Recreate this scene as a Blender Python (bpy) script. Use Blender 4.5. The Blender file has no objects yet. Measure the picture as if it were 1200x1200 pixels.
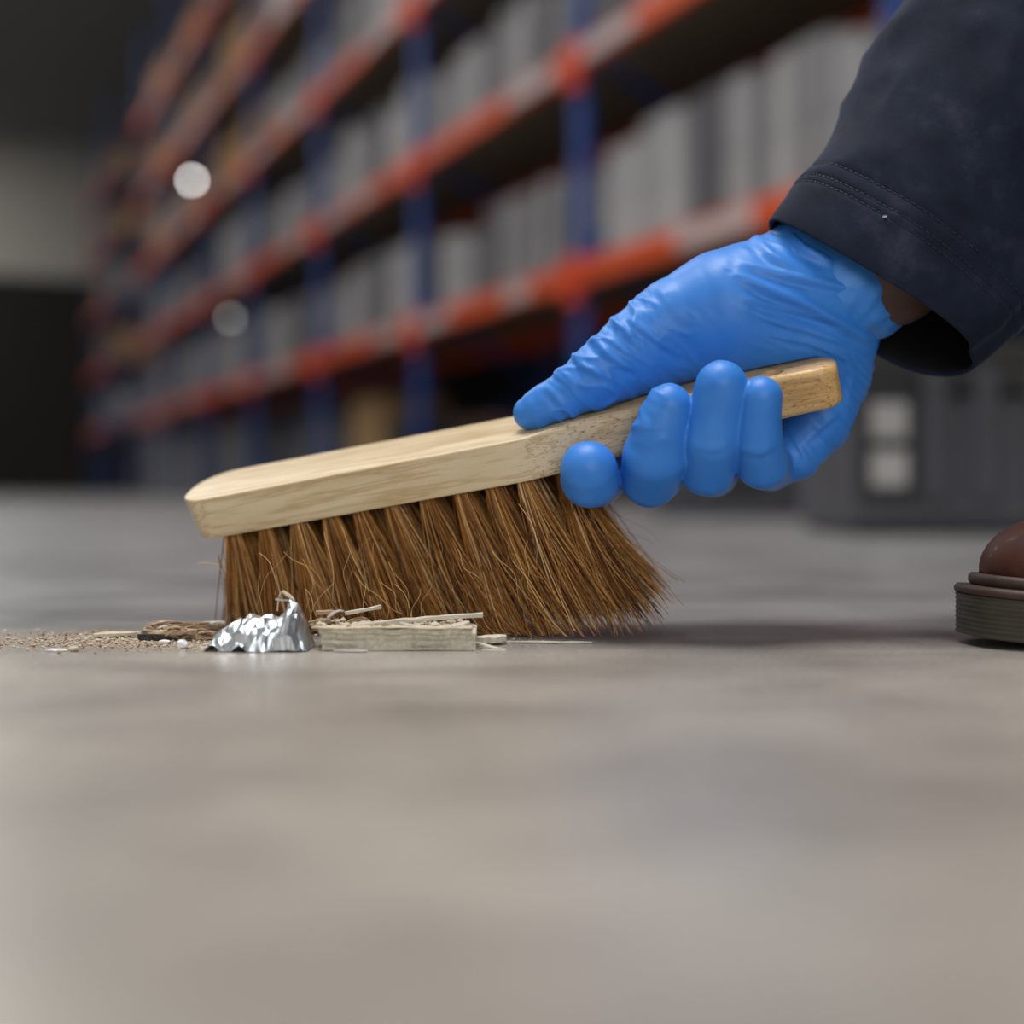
import bpy, bmesh, math, random
import numpy as np
from mathutils import Vector, Matrix, noise
random.seed(7); np.random.seed(7)
R = math.radians
sc = bpy.context.scene
COL = sc.collection

# ------------------------------------------------------------------ camera
FPX = 1667.0; CH = 0.0635; HY = 576.0
cam = bpy.data.cameras.new('camera'); co = bpy.data.objects.new('camera', cam); COL.objects.link(co)
co.location = (0, 0, CH); co.rotation_euler = (R(90), 0, 0)
cam.sensor_width = 36; cam.lens = 36 * FPX / 1200; cam.shift_y = -(600 - HY) / 1200
cam.clip_start = .02; cam.clip_end = 200
cam.dof.use_dof = True; cam.dof.focus_distance = .597; cam.dof.aperture_fstop = 3.2
sc.camera = co
sc.view_settings.view_transform = 'Standard'; sc.view_settings.look = 'None'
sc.view_settings.gamma = 1; sc.view_settings.use_curve_mapping = False
sc.view_settings.exposure = 0.0
# ------------------------------------------------------------------ world
wd = bpy.data.worlds.new('world'); sc.world = wd; wd.use_nodes = True
wd.node_tree.nodes['Background'].inputs[0].default_value = (.75, .87, 1, 1)
wd.node_tree.nodes['Background'].inputs[1].default_value = .6
# aisle frame: local x = across the aisle (to the rack), local y = along the rack
TH = R(22.8); CT, ST = math.cos(TH), math.sin(TH)
def AW(w, t, z=0): return Vector((w * CT - t * ST, w * ST + t * CT, z))
CEIL = 9.0
def area(name, loc, sx, sy, power, rot=(0, 0, 0), col=(1, 1, 1)):
    l = bpy.data.lights.new(name, 'AREA'); l.shape = 'RECTANGLE'; l.size = sx; l.size_y = sy
    l.energy = power; l.color = col
    o = bpy.data.objects.new(name, l); COL.objects.link(o); o.location = loc; o.rotation_euler = rot
    return o
# skylights in the roof; the last is added to brighten the far wall
area('skylight_fill_lamp', AW(-.6, 1.2, CEIL - .08), 4.5, 3.6, 760, (0, 0, TH), (1, .98, .95))
area('skylight_fill_lamp', AW(-.5, 10, CEIL - .08), 3, 5, 260, (0, 0, TH), (1, .98, .95))
area('skylight_fill_lamp', AW(-.5, 21, CEIL - .08), 3, 5, 270, (0, 0, TH), (1, .98, .95))
area('skylight_fill_lamp', AW(-1.5, 33, CEIL - .08), 3, 4, 230, (0, 0, TH), (1, .97, .92))
# unseen fill light added behind the camera for frontal light and sheen
area('rear_fill_lamp', AW(-2.2, -7.6, 2.3), 4.4, 3.8, 190, (R(90), 0, TH + R(0)), (.92, .96, 1))

# ------------------------------------------------------------------ helpers
def W(px, py, d): return Vector(((px - 600) / FPX * d, d, CH + (HY - py) / FPX * d))
def FL(px, py):
    d = CH * FPX / (py - HY); return Vector(((px - 600) / FPX * d, d, 0))
def lin(c): return tuple(((x / 255) / 12.92 if x <= 10 else (((x / 255) + .055) / 1.055) ** 2.4) for x in c)

def mat(name, col, rough=.5, metal=0, spec=.5, coat=0, sheen=0, emit=None, estr=0, trans=0):
    m = bpy.data.materials.new(name); m.use_nodes = True
    b = m.node_tree.nodes['Principled BSDF']
    b.inputs['Base Color'].default_value = (*col, 1); b.inputs['Roughness'].default_value = rough
    b.inputs['Metallic'].default_value = metal; b.inputs['Specular IOR Level'].default_value = spec
    b.inputs['Coat Weight'].default_value = coat; b.inputs['Sheen Weight'].default_value = sheen
    b.inputs['Transmission Weight'].default_value = trans
    if emit: b.inputs['Emission Color'].default_value = (*emit, 1); b.inputs['Emission Strength'].default_value = estr
    return m
def nd(m, t, **k):
    n = m.node_tree.nodes.new(t)
    for a, v in k.items():
        if a in n.inputs: n.inputs[a].default_value = v
        else: setattr(n, a, v)
    return n
def lk(m, a, ao, b, bi): m.node_tree.links.new(a.outputs[ao], b.inputs[bi])
def coords(m, scale=(1, 1, 1), space='Object', rot=(0, 0, 0)):
    tc = nd(m, 'ShaderNodeTexCoord'); mp = nd(m, 'ShaderNodeMapping')
    mp.inputs['Scale'].default_value = scale; mp.inputs['Rotation'].default_value = rot
    lk(m, tc, space, mp, 'Vector'); return mp
def ramp(m, stops):
    r = nd(m, 'ShaderNodeValToRGB'); e = r.color_ramp.elements
    while len(e) < len(stops): e.new(.5)
    for i, (p, c) in enumerate(stops): e[i].position = p; e[i].color = (*c, 1) if len(c) == 3 else c
    return r
def noisy(name, c1, c2, scale=(20, 20, 20), ns=1, rough=.6, bump=0, bdist=.001, **k):
    m = mat(name, c1, rough, **k); b = m.node_tree.nodes['Principled BSDF']
    mp = coords(m, scale); n = nd(m, 'ShaderNodeTexNoise', Scale=float(ns), Detail=6.0)
    lk(m, mp, 0, n, 'Vector'); r = ramp(m, [(.3, c1), (.7, c2)]); lk(m, n, 'Fac', r, 0); lk(m, r, 0, b, 'Base Color')
    if bump:
        bp = nd(m, 'ShaderNodeBump', Strength=bump, Distance=bdist); lk(m, n, 'Fac', bp, 'Height'); lk(m, bp, 0, b, 'Normal')
    return m

def obj(name, data, m=None, parent=None, smooth=False):
    if isinstance(data, bmesh.types.BMesh):
        me = bpy.data.meshes.new(name); data.normal_update(); data.to_mesh(me); data.free()
    elif isinstance(data, tuple):
        me = bpy.data.meshes.new(name); me.from_pydata([tuple(v) for v in data[0]], [], data[1]); me.update()
    else: me = data
    if m and not me.materials: me.materials.append(m)
    if smooth:
        me.polygons.foreach_set('use_smooth', [True] * len(me.polygons))
    o = bpy.data.objects.new(name, me); COL.objects.link(o)
    if parent: o.parent = parent
    return o
def tag(o, label=None, cat=None, group=None, kind=None):
    if label: o['label'] = label
    if cat: o['category'] = cat
    if group: o['group'] = group
    if kind: o['kind'] = kind
    return o
def thing(name, label, cat, loc=(0, 0, 0), rz=0, group=None):
    o = bpy.data.objects.new(name, None); COL.objects.link(o); o.location = loc; o.rotation_euler.z = rz
    o.empty_display_size = .05
    return tag(o, label, cat, group)
def box(bm, c, s, rot=None):
    r = bmesh.ops.create_cube(bm, size=1)['verts']
    M = Matrix.Translation(Vector(c)) @ (rot.to_4x4() if rot else Matrix()) @ Matrix.Diagonal((*s, 1))
    bmesh.ops.transform(bm, matrix=M, verts=r); return r
def boxo(name, c, s, m, parent=None, bev=0, rot=None):
    bm = bmesh.new(); box(bm, c, s, rot)
    if bev: bmesh.ops.bevel(bm, geom=bm.edges[:], offset=bev, segments=2, affect='EDGES', profile=.5)
    return obj(name, bm, m, parent)
def loft(rings, closed=True, cap=True):
    v = []; f = []; n = len(rings[0])
    for r in rings: v += [tuple(p) for p in r]
    for i in range(len(rings) - 1):
        for j in range(n if closed else n - 1):
            k = (j + 1) % n; f.append((i * n + j, i * n + k, (i + 1) * n + k, (i + 1) * n + j))
    if cap:
        f.append(tuple(range(n))[::-1]); f.append(tuple((len(rings) - 1) * n + j for j in range(n)))
    return v, f
def mods_apply(o):
    dg = bpy.context.evaluated_depsgraph_get(); dg.update()
    me = bpy.data.meshes.new_from_object(o.evaluated_get(dg)); o.modifiers.clear(); o.data = me
def sms(x, a, b):
    t = np.clip((x - a) / (b - a), 0, 1); return t * t * (3 - 2 * t)

# ------------------------------------------------------------------ distance fields -> one continuous mesh
def cone(P, a, ra, b, rb):
    a = np.array(a); b = np.array(b); ab = b - a
    t = np.clip(((P - a) @ ab) / (ab @ ab + 1e-12), 0, 1)
    return np.linalg.norm(P - a - t[..., None] * ab, axis=-1) - (ra + (rb - ra) * t)
def ell(P, c, r):
    q = (P - np.array(c)) / np.array(r); k = np.linalg.norm(q, axis=-1)
    return (k - 1) * min(r)
def smin(a, b, k):
    h = np.clip(.5 + .5 * (b - a) / k, 0, 1); return b + (a - b) * h - k * h * (1 - h)
def chain(P, pts):
    d = None
    for (a, ra), (b, rb) in zip(pts[:-1], pts[1:]):
        c = cone(P, a, ra, b, rb); d = c if d is None else np.minimum(d, c)
    return d
def nets(fn, lo, hi, h):
    ax = [np.arange(lo[i], hi[i] + h, h, dtype=np.float64) for i in range(3)]
    F = np.empty([len(a) for a in ax], dtype=np.float64)
    YY, ZZ = np.meshgrid(ax[1], ax[2], indexing='ij')
    for i, x in enumerate(ax[0]):
        F[i] = fn(np.stack([np.full_like(YY, x), YY, ZZ], -1))
    S = F < 0
    cs = np.zeros([n - 1 for n in F.shape] + [3]); cn = np.zeros([n - 1 for n in F.shape])
    nx, ny, nz = F.shape
    def sl(d, o): return slice(o, F.shape[d] - 1 + o)
    for d in range(3):
        e = [x for x in range(3) if x != d]
        for o1 in (0, 1):
            for o2 in (0, 1):
                i0 = [0, 0, 0]; i0[e[0]] = o1; i0[e[1]] = o2; i1 = list(i0); i1[d] = 1
                A = F[tuple(sl(k, i0[k]) for k in range(3))]; B = F[tuple(sl(k, i1[k]) for k in range(3))]
                cr = (A < 0) != (B < 0); t = np.where(cr, A / np.where(cr, A - B, 1), 0)
                for k in range(3):
                    cs[..., k] += np.where(cr, (t if k == d else i0[k]), 0)
                cn += cr
    act = cn > 0; idx = -np.ones(act.shape, dtype=np.int64); idx[act] = np.arange(act.sum())
    ii = np.argwhere(act); V = np.array(lo) + (ii + cs[act] / cn[act][:, None]) * h
    Q = []
    for d in range(3):
        e = [(d + 1) % 3, (d + 2) % 3]
        sa = [slice(None)] * 3; sb = [slice(None)] * 3; sa[d] = slice(0, F.shape[d] - 1); sb[d] = slice(1, None)
        for x in e: sa[x] = slice(1, F.shape[x] - 1); sb[x] = slice(1, F.shape[x] - 1)
        A = S[tuple(sa)]; B = S[tuple(sb)]
        c = np.argwhere(A != B); s = A[tuple(c.T)]
        for x in e: c[:, x] += 1
        def g(o1, o2):
            q = c.copy(); q[:, e[0]] -= o1; q[:, e[1]] -= o2; return idx[tuple(q.T)]
        q = np.stack([g(1, 1), g(0, 1), g(0, 0), g(1, 0)], 1)
        q[~s] = q[~s][:, ::-1]; Q.append(q)
    return V, np.concatenate(Q)
def mesh_np(name, V, Q, smooth=True):
    me = bpy.data.meshes.new(name); me.vertices.add(len(V)); me.vertices.foreach_set('co', V.ravel())
    me.loops.add(Q.size); me.loops.foreach_set('vertex_index', Q.ravel().astype(np.int32))
    me.polygons.add(len(Q)); me.polygons.foreach_set('loop_start', np.arange(0, Q.size, 4, dtype=np.int32))
    me.polygons.foreach_set('use_smooth', np.ones(len(Q), bool) if smooth else np.zeros(len(Q), bool))
    me.update(calc_edges=True); me.validate(); return me
def vnormals(V, Q):
    n = np.cross(V[Q[:, 2]] - V[Q[:, 0]], V[Q[:, 3]] - V[Q[:, 1]]); N = np.zeros_like(V)
    for k in range(4): np.add.at(N, Q[:, k], n)
    return N / (np.linalg.norm(N, axis=1)[:, None] + 1e-12)

# ------------------------------------------------------------------ setting
def floor_mat():
    m = mat('polished_concrete', (.3, .3, .3), .42); b = m.node_tree.nodes['Principled BSDF']
    tc = nd(m, 'ShaderNodeTexCoord')
    def nz(sc_, det, rough=.6, stretch=(1, 1, 1)):
        mp = nd(m, 'ShaderNodeMapping'); mp.inputs['Scale'].default_value = stretch
        lk(m, tc, 'Object', mp, 'Vector'); n = nd(m, 'ShaderNodeTexNoise', Scale=float(sc_), Detail=float(det), Roughness=rough)
        lk(m, mp, 0, n, 'Vector'); return n
    n1 = nz(7, 8); r1 = ramp(m, [(.28, (.15, .151, .155)), (.5, (.24, .24, .242)), (.72, (.32, .318, .315))]); lk(m, n1, 'Fac', r1, 0)
    # trodden-in dust near the sweeping spot: warmer concrete
    n2 = nz(3.2, 4); mp = nd(m, 'ShaderNodeSeparateXYZ'); lk(m, tc, 'Object', mp, 0)
    ad = nd(m, 'ShaderNodeMath', operation='MULTIPLY_ADD'); lk(m, n2, 'Fac', ad, 0); ad.inputs[1].default_value = .12; lk(m, mp, 'Y', ad, 2)
    rr = nd(m, 'ShaderNodeMapRange'); rr.inputs['From Min'].default_value = .76; rr.inputs['From Max'].default_value = .60
    lk(m, ad, 0, rr, 'Value')
    mx = nd(m, 'ShaderNodeMixRGB', blend_type='MULTIPLY'); mx.inputs[2].default_value = (1.56, 1.43, 1.27, 1)
    lk(m, rr, 0, mx, 0); lk(m, r1, 0, mx, 1)
    # fine speckle
    n3 = nz(420, 2); r3 = ramp(m, [(.3, (.74, .74, .74)), (.55, (1, 1, 1)), (.75, (1.2, 1.2, 1.2))]); lk(m, n3, 'Fac', r3, 0)
    m2 = nd(m, 'ShaderNodeMixRGB', blend_type='MULTIPLY'); m2.inputs[0].default_value = 1; lk(m, mx, 0, m2, 1); lk(m, r3, 0, m2, 2)
    # tyre and scuff stains stretched across
    n4 = nz(3.6, 7, .62, (1, 2.6, 1)); r4 = ramp(m, [(.47, (1, 1, 1)), (.60, (.60, .585, .59))]); lk(m, n4, 'Fac', r4, 0)
    m3 = nd(m, 'ShaderNodeMixRGB', blend_type='MULTIPLY'); m3.inputs[0].default_value = .6; lk(m, m2, 0, m3, 1); lk(m, r4, 0, m3, 2)
    lk(m, m3, 0, b, 'Base Color')
    rg = nd(m, 'ShaderNodeMapRange'); rg.inputs['To Min'].default_value = .24; rg.inputs['To Max'].default_value = .42
    lk(m, n1, 'Fac', rg, 'Value'); lk(m, rg, 0, b, 'Roughness')
    bp = nd(m, 'ShaderNodeBump', Strength=.25, Distance=.0006); n5 = nz(160, 5); lk(m, n5, 'Fac', bp, 'Height'); lk(m, bp, 0, b, 'Normal')
    return m
M_floor = floor_mat()
def quad(name, pts, m, kind='structure'):
    return tag(obj(name, ([Vector(p) for p in pts], [tuple(range(len(pts)))]), m), kind=kind)
W0, W1, T0, T1 = -8, 6.2, -8, 38
def slab(name, wa, wb, ta, tb, za, zb, m, parent=None, kind='structure'):
    bm = bmesh.new(); box(bm, ((wa + wb) / 2, (ta + tb) / 2, (za + zb) / 2), (wb - wa, tb - ta, zb - za))
    bm.transform(Matrix.Rotation(TH, 4, 'Z')); o = obj(name, bm, m, parent)
    if kind: tag(o, kind=kind)
    return o
slab('floor', W0, W1, T0, T1, -.1, 0, M_floor)
M_wall = noisy('painted_blockwork', (.50, .48, .44), (.54, .52, .48), (1, 1, 1), 3, .8)
M_dark = noisy('dark_cladding', (.013, .011, .008), (.019, .016, .011), (1, 1, 1), 2, .8)
M_rwall = noisy('side_cladding', (.03, .03, .033), (.045, .045, .05), (1, 1, 1), 2, .8)
slab('wall_far', W0, W1, T1, T1 + .2, 0, CEIL, M_wall)
dd = slab('door_1', W0 + .3, 5.2, T1 - .14, T1 - .01, 0, 5.5, M_dark)
for i in range(11):
    slab('door_slat', W0 + .3, 5.2, T1 - .17, T1 - .14, .04 + i * .5, .5 + i * .5, M_dark, dd, None)
slab('wall_left', W0 - .2, W0, T0, T1, 0, CEIL, M_wall)
slab('wall_right', W1, W1 + .2, T0, T1, 0, CEIL, M_rwall)
slab('wall_back', W0, W1, T0 - .2, T0, 0, CEIL, M_wall)
M_ceil = noisy('roof_sheet', (.25, .25, .26), (.3, .3, .31), (1, 1, 1), 2, .8)
slab('ceiling', W0, W1, T0, T1, CEIL, CEIL + .2, M_ceil)
M_glow = mat('skylight_and_fill_sheet', (.8, .8, .8), .5, emit=(1, 1, 1), estr=1.2)
for i, (w, t, sx, sy) in enumerate([(-.6, 1.2, 4.5, 3.6), (-.5, 10, 3, 5), (-.5, 21, 3, 5), (-1.5, 33, 3, 4)]):  # the last sheet belongs to the added far-wall light
    slab('window_%d' % (i + 1), w - sx / 2, w + sx / 2, t - sy / 2, t + sy / 2, CEIL - .04, CEIL - .01, M_glow)
slab('rear_fill_panel', -4.5, 0, T0 + .02, T0 + .06, .05, 4.3, M_glow)  # glowing panel added out of view to go with the frontal fill lamp
# saw-cut joint in the slab
M_joint = noisy('joint_filler', (.04, .04, .04), (.07, .065, .06), (30, 30, 30), 1, .8)
# ------------------------------------------------------------------ pallet racking
M_blue = mat('blue_enamel', (.012, .05, .22), .45); M_or = mat('orange_enamel', (.66, .075, .006), .45)
M_red = mat('red_orange_enamel', (.62, .05, .01), .5); M_lab = noisy('beam_label', (.46, .41, .41), (.55, .5, .5), (3, 3, 3), 4, .5)
M_galv = mat('galvanised_steel', (.22, .22, .23), .5, .6); M_deck = noisy('chipboard_deck', (.16, .12, .08), (.22, .17, .11), (6, 6, 6), 3, .8)
WF = 3.6; DEP = 1.05; BAY = 2.7; LV = [1.235, 2.40, 3.56, 4.72, 5.88]; BH = .13
# WF along the perpendicular of the aisle; photo ratio fixes beam heights to this distance
WF = 3.32
def rack(t0, nb, label):
    root = thing('pallet_rack', label, 'rack', (0, 0, 0), TH)
    ru = bmesh.new(); box(ru, (0, 0, 3.7), (.06, .10, 7.4)); bmesh.ops.bevel(ru, geom=ru.edges[:], offset=.006, segments=1, affect='EDGES')
    up = obj('upright', ru, M_blue, root); me_up = up.data; first = True
    bf = bmesh.new(); box(bf, (0, 0, .004), (.14, .13, .008)); me_ft = None
    beam_me = None
    for k in range(nb + 1):
        for w in (WF, WF + DEP):
            if first: o = up; first = False
            else: o = obj('upright', me_up, None, root)
            o.location = (w + .03, t0 + k * BAY, 0)
            if me_ft is None: f = obj('foot_plate', bf, M_blue, o); me_ft = f.data
            else: f = obj('foot_plate', me_ft, None, o)
        bz = bmesh.new(); z = .3; sgn = 1
        while z < 6.8:
            a = Vector((WF + .05, 0, z if sgn > 0 else z + .55)); b = Vector((WF + DEP, 0, z + .55 if sgn > 0 else z))
            dv = b - a; box(bz, (a + b) / 2, (dv.length, .03, .04), Matrix.Rotation(-math.atan2(dv.z, dv.x), 3, 'Y')); z += .55; sgn = -sgn
        b_ = obj('bracing', bz, M_blue, root); b_.location = (0, t0 + k * BAY, 0)
    for k in range(nb):
        for li, z in enumerate(LV):
            for w in (WF - .012, WF + DEP + .04):
                if beam_me is None:
                    bm = bmesh.new(); box(bm, (0, 0, 0), (.05, BAY - .1, BH)); bmesh.ops.bevel(bm, geom=bm.edges[:], offset=.008, segments=1, affect='EDGES')
                    o = obj('beam', bm, M_or, root); beam_me = o.data
                    bm = bmesh.new(); box(bm, (0, 0, -.03), (.07, .075, .26)); bmesh.ops.bevel(bm, geom=bm.edges[:], offset=.006, segments=1, affect='EDGES')
                    c = obj('beam_connector', bm, M_red, o); con_me = c.data; c.location = (-.008, -BAY / 2 + .02, 0)
                    bm = bmesh.new(); box(bm, (0, 0, 0), (.006, .6, .085)); c2 = obj('label_plate', bm, M_lab, o); lab_me = c2.data; c2.location = (-.029, .85, 0)
                else:
                    o = obj('beam', beam_me, None, root); c = obj('beam_connector', con_me, None, o); c.location = (-.008, -BAY / 2 + .02, 0)
                    if w < WF and (k + li) % 2 == 0:
                        c2 = obj('label_plate', lab_me, None, o); c2.location = (-.029, (.85, .7, .9)[(k + li) % 3], 0)
                if w < WF:
                    c = obj('beam_connector', con_me, None, o); c.location = (-.008, BAY / 2 - .02, 0)
                    c2 = obj('label_plate', lab_me, None, o); c2.location = (-.029, (-.8, -.15, -.6)[(k + li) % 3], 0)
                    c2.scale.y = (.9, .6, 1.1)[(k * 2 + li) % 3]
                o.location = (w, t0 + (k + .5) * BAY, z)
            o = boxo('deck_board', (WF + DEP / 2 + .02, t0 + (k + .5) * BAY, z + BH / 2 + .012), (DEP - .02, BAY - .12, .02), M_deck, root)
    return root
rack(7.0 - 2.7 * 2, 8, 'long run of blue and orange pallet racking down the right side')
rack(7.0 + 2.7 * 6 + 4.2, 1, 'further pallet rack beyond the gap at far left of the long run')
# goods: upright grey cartons on the decks, brown boxes, dark goods on the floor
greys = [noisy('grey_wrap_%d' % i, c, tuple(x * 1.25 for x in c), (2, 2, 2), 3, .55) for i, c in
         enumerate([(.12, .12, .13), (.18, .18, .19), (.26, .26, .27), (.07, .07, .08), (.33, .33, .34)])]
M_card = noisy('brown_cardboard', (.30, .17, .07), (.38, .23, .1), (2, 2, 2), 3, .8)
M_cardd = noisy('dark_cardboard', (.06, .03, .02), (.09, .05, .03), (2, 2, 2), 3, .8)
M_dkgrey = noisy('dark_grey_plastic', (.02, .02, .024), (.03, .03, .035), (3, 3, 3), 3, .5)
def carton_mesh(w, t, h, m, fold=True):
    bm = bmesh.new(); box(bm, (0, 0, h / 2), (w, t, h)); bmesh.ops.bevel(bm, geom=bm.edges[:], offset=.008, segments=1, affect='EDGES')
    # raised top flap and front strap so that it reads as a packed carton
    box(bm, (0, 0, h + .003), (w * .96, t * .9, .006)); box(bm, (-w / 2 - .002, 0, h * .55), (.004, t * .55, .03))
    me = bpy.data.meshes.new('carton'); bm.to_mesh(me); bm.free(); me.materials.append(m); return me
rg = random.Random(3)
lvn = ['first', 'second', 'third', 'fourth', 'fifth']
bayn = ['nearest', 'second', 'third', 'fourth', 'fifth', 'sixth', 'seventh', 'eighth']
car = {}
seen = {}
ordn = ['nearest', 'second-nearest', 'third-nearest', 'fourth-nearest', 'fifth-nearest', 'sixth-nearest', 'seventh-nearest', 'eighth-nearest', 'ninth-nearest', 'tenth-nearest']
def goods(t0, nb, where):
    for k in range(nb):
        for li in range(5):
            zb = LV[li] + BH / 2 + .023
            t = t0 + k * BAY + .1; te = t0 + (k + 1) * BAY - .1; fit = rg.choice([.52, .58, .62, .7])
            brown = (where != 'long' and li > 0) or (where == 'long' and k >= nb - 3 and li >= 2)
            while True:
                wd_ = rg.choice([.12, .16, .22, .3]) if li < 3 else rg.choice([.3, .42, .55]); h = fit + rg.choice([-.06, 0, 0, .05])
                if t + wd_ > te: break
                if rg.random() < .12: t += .12; continue
                mi = rg.choice([0, 1, 1, 2, 3, 4, 2]); m = M_card if (brown and rg.random() < .75) else greys[mi]
                key = (wd_, round(h, 2), m.name)
                if key not in car: car[key] = carton_mesh(.85, wd_ - .012, h, m)
                o = obj('carton', car[key]); o.location = AW(WF + .55 + rg.uniform(-.02, .02), t + wd_ / 2, zb); o.rotation_euler.z = TH
                tone = 'brown cardboard' if m is M_card else ('dark grey', 'mid grey', 'light grey', 'charcoal', 'pale grey')[mi]
                size = 'slim' if wd_ < .2 else 'broad'
                run = '%s beam, %s bay, %s rack' % (lvn[li], bayn[k], 'long' if where == 'long' else 'far'); kk = (size, tone, run); seen[kk] = seen.get(kk, -1) + 1
                tag(o, '%s %s %s carton on %s' % (ordn[min(9, seen[kk])], size, tone, run), 'carton', 'cartons on the %s' % run)
                t += wd_
goods(7.0 - 2.7 * 1, 7, 'long')
goods(7.0 + 2.7 * 6 + 4.2, 1, 'far')
# ground level loads behind the uprights
def crate(loc, w, d, h, m, label, cat='crate', group=None, name='storage_crate', rz=TH, ribs=6):
    root = thing(name, label, cat, loc, rz, group)
    boxo('body', (0, 0, h / 2 + .02), (w, d, h), m, root, .008)
    for i in range(ribs):
        boxo('rib', (-w / 2 - .006, -d / 2 + (i + .5) * d / ribs, h * .5 + .02), (.014, .02, h * .9), m, root)
    boxo('rim', (0, 0, h + .02), (w + .04, d + .04, .05), m, root, .006)
    for s in (-1, 1): boxo('skid', (0, s * d * .4, .011), (w, .08, .022), m, root)
    return root
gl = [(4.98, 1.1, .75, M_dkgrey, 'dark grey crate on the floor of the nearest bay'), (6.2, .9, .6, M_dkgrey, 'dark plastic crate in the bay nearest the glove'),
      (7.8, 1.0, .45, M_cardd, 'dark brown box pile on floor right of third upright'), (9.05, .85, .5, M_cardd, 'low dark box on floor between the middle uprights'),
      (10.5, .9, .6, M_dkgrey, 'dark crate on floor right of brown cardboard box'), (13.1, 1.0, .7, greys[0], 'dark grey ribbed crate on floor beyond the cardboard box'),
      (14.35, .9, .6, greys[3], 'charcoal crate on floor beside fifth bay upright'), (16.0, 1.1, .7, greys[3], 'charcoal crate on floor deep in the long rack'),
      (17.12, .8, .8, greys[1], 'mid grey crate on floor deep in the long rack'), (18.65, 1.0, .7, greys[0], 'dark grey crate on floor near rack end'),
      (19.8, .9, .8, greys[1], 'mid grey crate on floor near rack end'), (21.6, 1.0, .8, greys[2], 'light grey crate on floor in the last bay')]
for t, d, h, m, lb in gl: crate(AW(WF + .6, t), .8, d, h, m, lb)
root = thing('cardboard_box', 'brown cardboard box on floor between blue uprights behind the brush', 'box', AW(WF + .5, 11.62), TH)
boxo('body', (0, 0, .42), (.6, .8, .84), M_card, root, .008)
boxo('tape', (-.303, 0, .42), (.006, .06, .8), mat('parcel_tape', (.5, .36, .18), .3), root)
boxo('flap', (0, 0, .846), (.6, .78, .008), M_card, root)
# grey cabinet at right and darker one beside it, facing the camera
M_cab = noisy('grey_powder_coat', (.085, .085, .105), (.105, .105, .125), (2, 2, 2), 2, .5)
M_cab2 = noisy('charcoal_powder_coat', (.022, .022, .026), (.03, .03, .035), (2, 2, 2), 2, .5)
M_lid = noisy('lid_grey', (.04, .04, .04), (.055, .055, .053), (2, 2, 2), 2, .6)
M_white = noisy('white_label', (.52, .51, .50), (.6, .58, .57), (8, 8, 8), 3, .6)
d = 2.08; sx = d / FPX
cx0, cx1 = (1002 - 600) * sx, (1330 - 600) * sx; zt = CH + (HY - 402) * sx
r_ = thing('storage_cabinet', 'low grey cabinet with two white labels at right behind the boot', 'cabinet', ((cx0 + cx1) / 2, d + .2, 0), 0)
wv = cx1 - cx0
boxo('body', (0, 0, .012 + (zt - .09) / 2), (wv, .4, zt - .09), M_cab, r_, .004)
boxo('plinth', (0, -.004, .012), (wv - .02, .38, .024), M_cab2, r_)
boxo('base_rail', (0, -.206, .034), (wv, .012, .016), M_cab, r_)
boxo('lid', (0, 0, zt - .036), (wv + .01, .41, .072), M_lid, r_, .006)
boxo('label_column', (-wv / 2 + .045, -.204, .135), (.088, .01, .21), M_cab2, r_)
for z in (.175, .105):
    lb = boxo('label', (-wv / 2 + .047, -.2115, z - .008), (.052, .004, .052), M_white, r_); lb['label'] = 'white square label'
for x in (.115, .19, .27, .35, .43): boxo('rib', (-wv / 2 + x, -.207, .145), (.034, .014, .19), M_cab, r_, .004)
d = 3.35; sx = d / FPX; cx0, cx1 = (770 - 600) * sx, (1003 - 600) * sx; wv = cx1 - cx0; zt = .36
r_ = thing('storage_cabinet', 'charcoal cabinet with vertical ribs seen under the gloved palm', 'cabinet', ((cx0 + cx1) / 2, d + .2, 0), 0)
boxo('body', (0, 0, zt / 2 + .01), (wv, .4, zt - .02), M_cab2, r_, .004)
boxo('lid', (0, 0, zt), (wv + .01, .41, .03), M_lid, r_, .004)
boxo('base_rail', (0, -.204, .02), (wv, .01, .03), M_cab, r_)
for x in (.05, .11, .27, .33, .43): boxo('rib', (-wv / 2 + x, -.207, .19), (.035, .014, .27), M_cab, r_, .004)
# small round lamps clipped along the racking (out-of-focus discs)
def lamp(px, py, d, rad, power, label):
    p = W(px, py, d); root = thing('round_lamp', label, 'lamp', p)
    bm = bmesh.new(); bmesh.ops.create_cone(bm, cap_ends=True, segments=24, radius1=rad * 1.5, radius2=rad * .8, depth=rad * 1.6)
    bm.transform(Matrix.Translation((0, rad * 1.1, 0)) @ Matrix.Rotation(R(-90), 4, 'X')); obj('shade', bm, M_galv, root)
    bm = bmesh.new(); bmesh.ops.create_uvsphere(bm, u_segments=20, v_segments=12, radius=rad)
    obj('bulb', bm, mat('lamp_glow', (1, 1, 1), .5, emit=(1, .98, .95), estr=power), root, True)
    bm = bmesh.new(); box(bm, (0, rad * 3, -.0), (.02, rad * 6, .02)); obj('bracket', bm, M_galv, root)
lamp(225, 211, 17.0, .028, 21, 'bright round lamp high on the racking at top left')
lamp(270, 373, 15.0, .028, 2.4, 'dimmer round lamp between upper and lower beams')

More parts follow.
